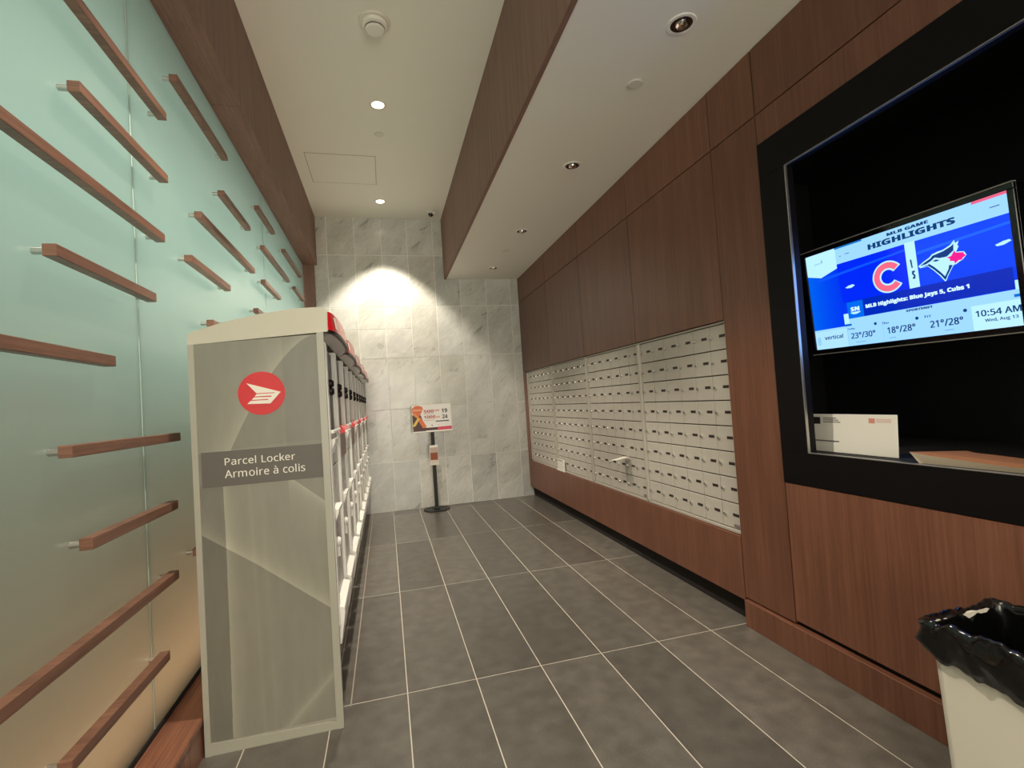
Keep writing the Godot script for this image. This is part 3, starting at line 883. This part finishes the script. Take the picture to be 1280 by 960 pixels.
# ---------------------------------------------------------------- things in the niche
func make_tv() -> void:
	var e := Basis.from_euler(Vector3(0, 0.0136, 0), EULER_ORDER_YXZ) * Basis(Vector3(0, 0, 1), 0.0683) * Basis(Vector3(1, 0, 0), 0.0115)
	var bs := Basis(e * Vector3(0, 0, 1), e * Vector3(0, 1, 0), e * Vector3(-1, 0, 0))
	var s := 0.90
	var at := Vector3(2.3915 * s, 1.3 + 0.4292 * s, -1.8276 * s)
	var W := 0.94 * s
	var Hh := 0.529 * s
	var o := thing("television", "lit flat screen showing a baseball score and weather inside the black niche", "television", at, "", bs)
	var b := 0.022
	put("casing", box_mesh(Vector3(W + 2 * b, Hh + 2 * b, 0.05), 0.004), M.black_gloss, o, Vector3(0, 0, -0.030))
	box("bezel", Vector3(-W / 2 - b, Hh / 2, -0.01), Vector3(W / 2 + b, Hh / 2 + b, 0.006), M.black_gloss, o, 0.002)
	box("bezel", Vector3(-W / 2 - b, -Hh / 2 - b, -0.01), Vector3(W / 2 + b, -Hh / 2, 0.006), M.black_gloss, o, 0.002)
	box("bezel", Vector3(-W / 2 - b, -Hh / 2, -0.01), Vector3(-W / 2, Hh / 2, 0.006), M.black_gloss, o, 0.002)
	box("bezel", Vector3(W / 2, -Hh / 2, -0.01), Vector3(W / 2 + b, Hh / 2, 0.006), M.black_gloss, o, 0.002)
	box("edge_highlight", Vector3(-W / 2 - b, Hh / 2 + b, -0.012), Vector3(W / 2 + b, Hh / 2 + b + 0.004, 0.008), M.highlight_grey, o, 0.0)  # grey strips paint in the highlight along the bezel's outer edges
	box("edge_highlight", Vector3(-W / 2 - b, -Hh / 2 - b - 0.004, -0.012), Vector3(W / 2 + b, -Hh / 2 - b, 0.008), M.highlight_grey, o, 0.0)
	box("wall_bracket", Vector3(-0.12, -0.1, -0.62), Vector3(0.12, 0.1, -0.05), M.black, o, 0.004)
	var st := mb()
	quad(st, Vector3(-W / 2, -Hh / 2, 0), Vector3(W / 2, -Hh / 2, 0), Vector3(W / 2, Hh / 2, 0), Vector3(-W / 2, Hh / 2, 0), Vector3.BACK, [Vector2(0, 1), Vector2(1, 1), Vector2(1, 0), Vector2(0, 0)])
	var sc := put("screen", st.commit(), M.screen, o)
	var k := W / 1024.0
	# words: text, left, bottom, width, height in screen pixels
	for t in [["MLB GAME", 509, 28, 200, 15, 1, 1], ["HIGHLIGHTS", 402, 69, 418, 29, 1, 1], ["MLB Highlights: Blue Jays 5, Cubs 1", 346, 383, 498, 26, 2, 1],
		["SN", 256, 380, 50, 22, 2, 1], ["SPORTSNET", 556, 437, 126, 11, 1, 1], ["vertical", 64, 522, 122, 24, 1, 0], ["23°/30°", 238, 536, 142, 32, 1, 0], ["18°/28°", 448, 534, 142, 33, 1, 0],
		["21°/28°", 661, 534, 142, 33, 1, 0], ["10:54 AM", 856, 515, 165, 28, 1, 0], ["Wed, Aug 13", 888, 545, 120, 18, 1, 0], ["Today", 219, 485, 46, 12, 1, 0], ["Thu", 424, 481, 34, 12, 1, 0], ["Fri", 640, 481, 26, 12, 1, 0]]:
		text("lettering", t[0], t[3] * k, t[4] * k, M.print_navy if t[5] == 1 else M.print_white, sc, Vector3(-W / 2 + t[1] * k, Hh / 2 - t[2] * k, 0.0008), t[6] == 1, 0.0004, Basis.IDENTITY, "Droid Sans", 1.0 if t[6] == 1 else 0.6)
	area_light("television_light", at + bs * Vector3(0, 0, 0.02), Vector2(W, Hh), 0.2, Color(0.35, 0.55, 1.0), bs * Basis(Vector3.UP, PI))

func make_mail() -> void:
	# white envelope standing on the niche floor
	var o := thing("envelope", "white letter envelope standing upright in the corner of the black niche", "envelope", Vector3(1.958, 0.969, -1.745), "", RIGHT_FACE * Basis(Vector3(1, 0, 0), -0.06))
	box("paper", Vector3(-0.205, 0.0, -0.004), Vector3(0.205, 0.172, 0.0), M.paper, o, 0.001)
	box("printed_mark", Vector3(-0.20, 0.126, 0.0002), Vector3(-0.155, 0.158, 0.0008), M.ink, o, 0.0)
	for k in 3: box("print_line", Vector3(-0.14, 0.152 - 0.009 * k, 0.0002), Vector3(-0.07 + 0.01 * k, 0.156 - 0.009 * k, 0.0008), M.ink_faint, o, 0.0)
	box("print_line", Vector3(-0.19, 0.046, 0.0002), Vector3(-0.06, 0.052, 0.0008), M.ink_faint, o, 0.0)
	box("postage_mark", Vector3(0.085, 0.136, 0.0002), Vector3(0.112, 0.156, 0.0008), mat(rgb(214, 140, 122), 0.7), o, 0.0)
	for k in 3: box("postage_line", Vector3(0.118, 0.140 + 0.006 * k, 0.0002), Vector3(0.182, 0.142 + 0.006 * k, 0.0008), mat(rgb(220, 170, 158), 0.7), o, 0.0)
	# padded envelope lying flat
	var st := mb()
	var n := 18
	var L := 0.78
	var D := 0.12
	var top := func(u: float, v: float) -> Vector3:   # u along z, v into the niche
		var puff := 0.012 * (1.0 - pow(absf(2 * u - 1), 6)) * (1.0 - pow(absf(2 * v - 1), 6))
		var curl := 0.022 * exp(-u * 9.0)
		return Vector3(v * D - 0.014 * exp(-u * 7.0) * (1 - v) - (0.0 if v > 0.5 else 0.0), 0.021 + puff + curl + 0.003 * sin(u * 11.0), u * L + 0.10 * v * (1 - u))
	for i in n:
		for j in 8:
			var a: Vector3 = top.call(i / float(n), j / 8.0)
			var b: Vector3 = top.call((i + 1) / float(n), j / 8.0)
			var c: Vector3 = top.call((i + 1) / float(n), (j + 1) / 8.0)
			var d: Vector3 = top.call(i / float(n), (j + 1) / 8.0)
			quad(st, a, b, c, d, Vector3.UP)
	var e := thing("padded_envelope", "brown padded envelope lying flat on the niche sill", "envelope", Vector3(1.886, 0.969, -1.43))
	put("flap_side", st.commit(), M.kraft, e)
	var lo := mb()
	for i in n:
		var a: Vector3 = top.call(i / float(n), 0.0)
		var b: Vector3 = top.call((i + 1) / float(n), 0.0)
		var a0 := Vector3(a.x + 0.004, 0.001, maxf(a.z, 0.03))
		var b0 := Vector3(b.x + 0.004, 0.001, maxf(b.z, 0.03))
		quad(lo, a, b, b0, a0, Vector3.LEFT)
		quad(lo, a0, b0, b0 + Vector3(D, 0, 0), a0 + Vector3(D, 0, 0), Vector3.DOWN)
	var e0: Vector3 = top.call(0.0, 0.0)
	var e1: Vector3 = top.call(0.0, 1.0)
	quad(lo, e0, e1, Vector3(D, 0.001, 0.10), Vector3(e0.x + 0.004, 0.001, 0.03), Vector3.FORWARD)
	put("underside", lo.commit(), M.kraft_grey, e)

# ---------------------------------------------------------------- bin
func rounded(hx: float, hz: float, r: float, n := 6) -> Array:
	var a := []
	for q in 4:
		var cx := (hx - r) * (1 if q == 0 or q == 3 else -1)
		var cz := (hz - r) * (1 if q < 2 else -1)
		for k in n + 1:
			var t := PI / 2 * (q + float(k) / n)
			a.append(Vector2(cx + cos(t) * r, cz + sin(t) * r))
	return a

func shell(rings: Array) -> Mesh:
	# closed rings of points; normals averaged from the neighbours
	var n: int = rings[0].size()
	var norm := []
	for i in rings.size():
		var row := []
		for k in n:
			var along: Vector3 = rings[i][(k + 1) % n] - rings[i][(k - 1 + n) % n]
			var up: Vector3 = rings[mini(i + 1, rings.size() - 1)][k] - rings[maxi(i - 1, 0)][k]
			row.append(up.cross(along).normalized())
		norm.append(row)
	var st := mb()
	for i in rings.size() - 1:
		for k in n:
			var q := [[i, k], [i, (k + 1) % n], [i + 1, (k + 1) % n], [i + 1, k]]
			for t in [[0, 1, 2], [0, 2, 3]]:
				var a: Vector3 = rings[q[t[0]][0]][q[t[0]][1]]
				var b: Vector3 = rings[q[t[1]][0]][q[t[1]][1]]
				var c: Vector3 = rings[q[t[2]][0]][q[t[2]][1]]
				var flip: bool = (b - a).cross(c - a).dot(norm[q[t[0]][0]][q[t[0]][1]]) > 0.0
				var order: Array = [t[0], t[2], t[1]] if flip else t
				for o in order:
					st.set_normal(norm[q[o][0]][q[o][1]]); st.add_vertex(rings[q[o][0]][q[o][1]])
	return st.commit()

func make_bin() -> void:
	var c := Vector3(1.605, 0, -0.965)
	var o := thing("waste_bin", "white plastic waste bin lined with a glossy black bag against the wood wall", "bin", c)
	var rings := []
	for r in [[0.120, 0.0], [0.126, 0.0], [0.129, 0.006], [0.130, 0.014], [0.138, 0.30], [0.146, 0.565], [0.150, 0.572], [0.150, 0.590], [0.147, 0.594], [0.143, 0.590], [0.124, 0.02]]:
		var ring := []
		for p in rounded(r[0], r[0], 0.028): ring.append(Vector3(p.x, r[1], p.y))
		rings.append(ring)
	put("body", shell(rings), M.bin, o)
	box("base", Vector3(-0.125, 0.004, -0.125), Vector3(0.125, 0.022, 0.125), M.bin, o, 0.002)
	# black liner: inside, over the rim and hanging outside in creases, lower towards the viewer
	var nz := FastNoiseLite.new(); nz.seed = 3; nz.frequency = 1.0; nz.fractal_octaves = 3
	var fold := FastNoiseLite.new(); fold.seed = 8; fold.frequency = 1.0; fold.fractal_octaves = 2
	var outline := []
	var base := rounded(1.0, 1.0, 0.22, 10)
	for k in base.size():
		var a: Vector2 = base[k]
		var b: Vector2 = base[(k + 1) % base.size()]
		var m := maxi(1, int(a.distance_to(b) / 0.04))
		for s in m: outline.append(a.lerp(b, s / float(m)))
	# half width, height, crease depth
	var prof := [[0.104, 0.16, 0.010], [0.114, 0.34, 0.010], [0.126, 0.48, 0.008], [0.136, 0.56, 0.006], [0.141, 0.588, 0.005], [0.146, 0.603, 0.004], [0.153, 0.609, 0.003], [0.160, 0.606, 0.004], [0.166, 0.596, 0.006], [0.169, 0.580, 0.007], [0.170, 0.562, 0.008], [0.168, 0.545, 0.008], [0.164, 0.528, 0.007], [0.159, 0.514, 0.005], [0.154, 0.508, 0.002]]
	var lr := []
	for i in prof.size():
		var ring := []
		for q in outline:
			var d: Vector2 = q.normalized()
			var w: float = fold.get_noise_3d(q.x * 1.5 + i * 0.05, q.y * 1.5, prof[i][1] * 26.0)
			var y: float = prof[i][1]
			if i >= 4: y += nz.get_noise_2d(q.x * 1.3 + 4.0, q.y * 1.3) * 0.022
			if i > 8: y -= 0.045 * clampf(0.5 + 0.5 * q.y, 0.0, 1.0) * (i - 8) / 6.0
			var out: float = prof[i][0] + w * prof[i][2] * 1.6
			ring.append(Vector3(q.x * out, y, q.y * out))
		lr.append(ring)
	put("liner", shell(lr), M.bag, o)
	var bt := mb()
	for k in lr[0].size(): tri(bt, lr[0][k], lr[0][(k + 1) % lr[0].size()], Vector3(0, 0.14, 0), Vector3.UP)
	put("liner_bottom", bt.commit(), M.bag, o)

# ---------------------------------------------------------------- sign stand
func make_stand() -> void:
	var z := -6.30
	var o := thing("sign_stand", "black pole sign stand with a small poster, in front of the stone wall", "sign stand", Vector3(0.553, 0, z))
	var st := mb()
	add_prism(st, PackedVector2Array(disc(0.165, 40)), 0.0, 0.010)
	put("base", st.commit(), M.black, o, Vector3.ZERO, Basis(Vector3.RIGHT, -PI / 2))
	put("pole", box_mesh(Vector3(0.044, 0.97, 0.022), 0.003), M.black, o, Vector3(0, 0.495, 0))
	put("collar", box_mesh(Vector3(0.07, 0.02, 0.05), 0.003), M.black, o, Vector3(0, 0.02, 0))
	var lean := Basis(Vector3.RIGHT, -0.10)
	var f := put("poster_holder", box_mesh(Vector3(0.492, 0.345, 0.010), 0.002), M.label_white, o, Vector3(0.003, 1.139, 0.022), lean)
	var pq := mb()
	quad(pq, Vector3(-0.24, -0.165, 0), Vector3(0.24, -0.165, 0), Vector3(0.24, 0.165, 0), Vector3(-0.24, 0.165, 0), Vector3.BACK, [Vector2(0, 1), Vector2(1, 1), Vector2(1, 0), Vector2(0, 0)])
	put("poster", pq.commit(), M.poster, f, Vector3(0, 0, 0.0056))
	for t in [["500", -0.098, 0.070, 0.126, 0.038, 2], ["1000", -0.098, -0.002, 0.140, 0.038, 2], ["19", 0.124, 0.062, 0.072, 0.050, 1], ["24", 0.128, -0.012, 0.066, 0.048, 1]]:
		text("lettering", t[0], t[3], t[4], M.ink_red if t[5] == 2 else M.ink, f, Vector3(t[1], t[2], 0.0060), true)
	# small brochure pocket on the pole
	var h := box("brochure_holder", Vector3(-0.052, 0.555, 0.012), Vector3(0.052, 0.800, 0.040), M.label_white, o, 0.002)
	box("brochure", Vector3(-0.046, 0.62, 0.040), Vector3(0.046, 0.71, 0.043), mat(rgb(150, 82, 52), 0.6), o, 0.0)
	box("brochure", Vector3(-0.046, 0.71, 0.040), Vector3(0.046, 0.775, 0.0425), mat(rgb(196, 176, 162), 0.6), o, 0.0)
	box("brochure", Vector3(-0.046, 0.585, 0.040), Vector3(0.046, 0.615, 0.0425), mat(rgb(224, 214, 200), 0.6), o, 0.0)

# ---------------------------------------------------------------- ceiling fittings
func downlight(at: Vector3, lit: bool, label: String, group: String, energy := 0.0) -> void:
	var o := thing("downlight", label, "downlight", at, group)
	var ring := lathe([Vector2(0.048, 0.0), Vector2(0.050, -0.004), Vector2(0.064, -0.005), Vector2(0.068, -0.001), Vector2(0.068, 0.0)], 40)
	put("trim_ring", ring, M.white_paint if lit else M.ceiling, o)
	# reflector, hanging just below the slab so that nothing cuts the ceiling
	var cup := lathe([Vector2(0.049, -0.003), Vector2(0.040, -0.0012), Vector2(0.0, -0.0008)], 32)
	if lit:
		put("bulb", lathe([Vector2(0.0, -0.0065), Vector2(0.030, -0.0062), Vector2(0.040, -0.004), Vector2(0.047, -0.002)], 32), M.lamp_glow, o)
		var l := SpotLight3D.new()
		l.name = "spot"
		l.position = Vector3(0, -0.035, 0)
		l.rotation.x = -PI / 2
		l.light_color = LAMP_WARM
		l.light_energy = energy
		l.light_size = 0.035
		l.spot_angle = 43.0
		l.spot_angle_attenuation = 0.35
		l.spot_range = 16.0
		l.spot_attenuation = 2.0
		l.shadow_enabled = true
		o.add_child(l)
	else:
		put("reflector", cup, M.steel_dark, o)
		put("bulb", lathe([Vector2(0.0, -0.020), Vector2(0.018, -0.017), Vector2(0.026, -0.008), Vector2(0.028, -0.001)], 24), M.chrome, o)

func make_fittings() -> void:
	downlight(Vector3(0.075, HI, -5.96), true, "lit downlight in the high ceiling nearest the stone wall", "downlights in the high ceiling", LAMP_ENERGY)
	downlight(Vector3(0.075, HI, -4.03), true, "lit downlight in the high ceiling just before the flat sprinkler cover", "downlights in the high ceiling", LAMP_ENERGY)
	downlight(Vector3(0.075, HI, -2.10), true, "lit downlight in the high ceiling, third from the stone wall, above the nearest locker", "downlights in the high ceiling", LAMP_ENERGY)
	var zs := [-1.91, -3.266, -4.627, -5.95]
	var lb := ["unlit downlight in the low ceiling nearest the viewer", "unlit second downlight along the low ceiling", "unlit third downlight along the low ceiling, before the sprinkler cover", "unlit low ceiling downlight nearest the stone wall"]
	for k in 4: downlight(Vector3(1.394, LO, zs[k]), false, lb[k], "downlights in the low ceiling")
	# smoke detector
	var sd := thing("smoke_detector", "round white smoke detector at the top of the high ceiling", "smoke detector", Vector3(0.067, HI, -3.15))
	put("base", lathe([Vector2(0.0, -0.012), Vector2(0.094, -0.012), Vector2(0.099, -0.008), Vector2(0.099, 0.0)], 40), M.white_paint, sd)
	put("chamber", lathe([Vector2(0.0, -0.058), Vector2(0.052, -0.056), Vector2(0.060, -0.049), Vector2(0.060, -0.038), Vector2(0.078, -0.032), Vector2(0.083, -0.022), Vector2(0.080, -0.012)], 40), M.ceiling, sd)
	put("vent_band", lathe([Vector2(0.061, -0.048), Vector2(0.0615, -0.039)], 32), M.ink_faint, sd)
	# flat sprinkler covers
	var sc := [[Vector3(0.081, HI, -4.47), "flat sprinkler cover in the high ceiling beside the access panel"], [Vector3(1.390, LO, -2.333), "flat sprinkler cover in the low ceiling near the viewer"], [Vector3(1.377, LO, -5.24), "flat sprinkler cover in the low ceiling near the stone wall"]]
	for s in sc:
		var o := thing("sprinkler_cover", s[1], "sprinkler", s[0], "sprinkler covers")
		put("cover", lathe([Vector2(0.0, -0.009), Vector2(0.036, -0.009), Vector2(0.041, -0.006), Vector2(0.041, -0.004), Vector2(0.034, 0.0)], 32), M.white_paint, o)
	# dome camera
	var cam := thing("security_camera", "small white dome security camera by the stone wall", "camera", Vector3(0.69, HI, -6.22))
	put("mount", lathe([Vector2(0.0, -0.03), Vector2(0.045, -0.03), Vector2(0.052, -0.022), Vector2(0.054, 0.0)], 32), M.white_paint, cam)
	put("dome", lathe([Vector2(0.0, -0.066), Vector2(0.016, -0.062), Vector2(0.028, -0.050), Vector2(0.034, -0.030)], 24), M.black_gloss, cam)
	put("eyeball", box_mesh(Vector3(0.03, 0.03, 0.07), 0.006), M.white_paint, cam, Vector3(0.03, -0.03, 0.02), Basis(Vector3.UP, 0.6))
	# unseen panel and strip, added to brighten the frosted glass from behind
	var wl := get_node("wall_left")
	var lp := put("added_backlight_tray", box_mesh(Vector3(0.02, 1.24, 9.6), 0.002), M.white_paint, wl, Vector3(-1.49, 2.15, -1.5))
	put("diffuser", box_mesh(Vector3(0.004, 1.2, 9.5), 0.001), glow(rgb(226, 255, 238), 0.25), lp, Vector3(0.013, 0, 0))
	area_light("added_panel_light", Vector3(-1.47, 2.15, -1.5), Vector2(9.5, 1.2), STRIP_ENERGY, rgb(232, 254, 242), Basis(Vector3.UP, -PI / 2))
	var ls := put("added_light_strip", box_mesh(Vector3(0.05, 0.012, 9.6), 0.002), M.white_paint, wl, Vector3(-1.10, 0.157, -1.5))
	put("diffuser", box_mesh(Vector3(0.03, 0.004, 9.5), 0.001), glow(rgb(255, 184, 138), 1.0), ls, Vector3(0, 0.008, 0))
	area_light("added_strip_light", Vector3(-1.10, 0.172, -1.5), Vector2(0.03, 9.5), FOOT_ENERGY, rgb(255, 184, 138), Basis(Vector3.RIGHT, PI / 2))
	# fill light panels added to the unseen ceiling behind the viewer
	for z in [0.9, 2.5]:
		var p := thing("fill_light_panel", ["added fill light panel in the ceiling just behind the viewer", "added fill light panel in the ceiling at the far lobby end"][0 if z < 1.0 else 1], "ceiling light", Vector3(0.07, HI, z), "added lobby fill lights")
		put("frame", box_mesh(Vector3(1.24, 0.012, 0.64), 0.003), M.white_paint, p, Vector3(0, -0.006, 0))
		put("diffuser", box_mesh(Vector3(1.18, 0.004, 0.58), 0.001), M.fill_panel_glow, p, Vector3(0, -0.0135, 0))
		area_light("lobby_fill_light", Vector3(0.07, HI - 0.02, z), Vector2(1.18, 0.58), LOBBY_FILL_ENERGY, Color(1.0, 0.94, 0.84), Basis(Vector3.RIGHT, -PI / 2))

func _ready() -> void:
	rng.seed = 20
	make_view()
	make_materials()
	make_room()
	make_mailboxes()
	for k in 5:
		var lb: String = ["nearest parcel locker, with the red round emblem on its end panel", "second parcel locker along the row", "third parcel locker along the row, in the middle", "fourth parcel locker along the row", "farthest parcel locker, against the stone wall"][k]
		make_locker(lb, -2.223 - 0.852 * k, k == 0)
	make_bars()
	make_tv()
	make_mail()
	make_bin()
	make_stand()
	make_fittings()
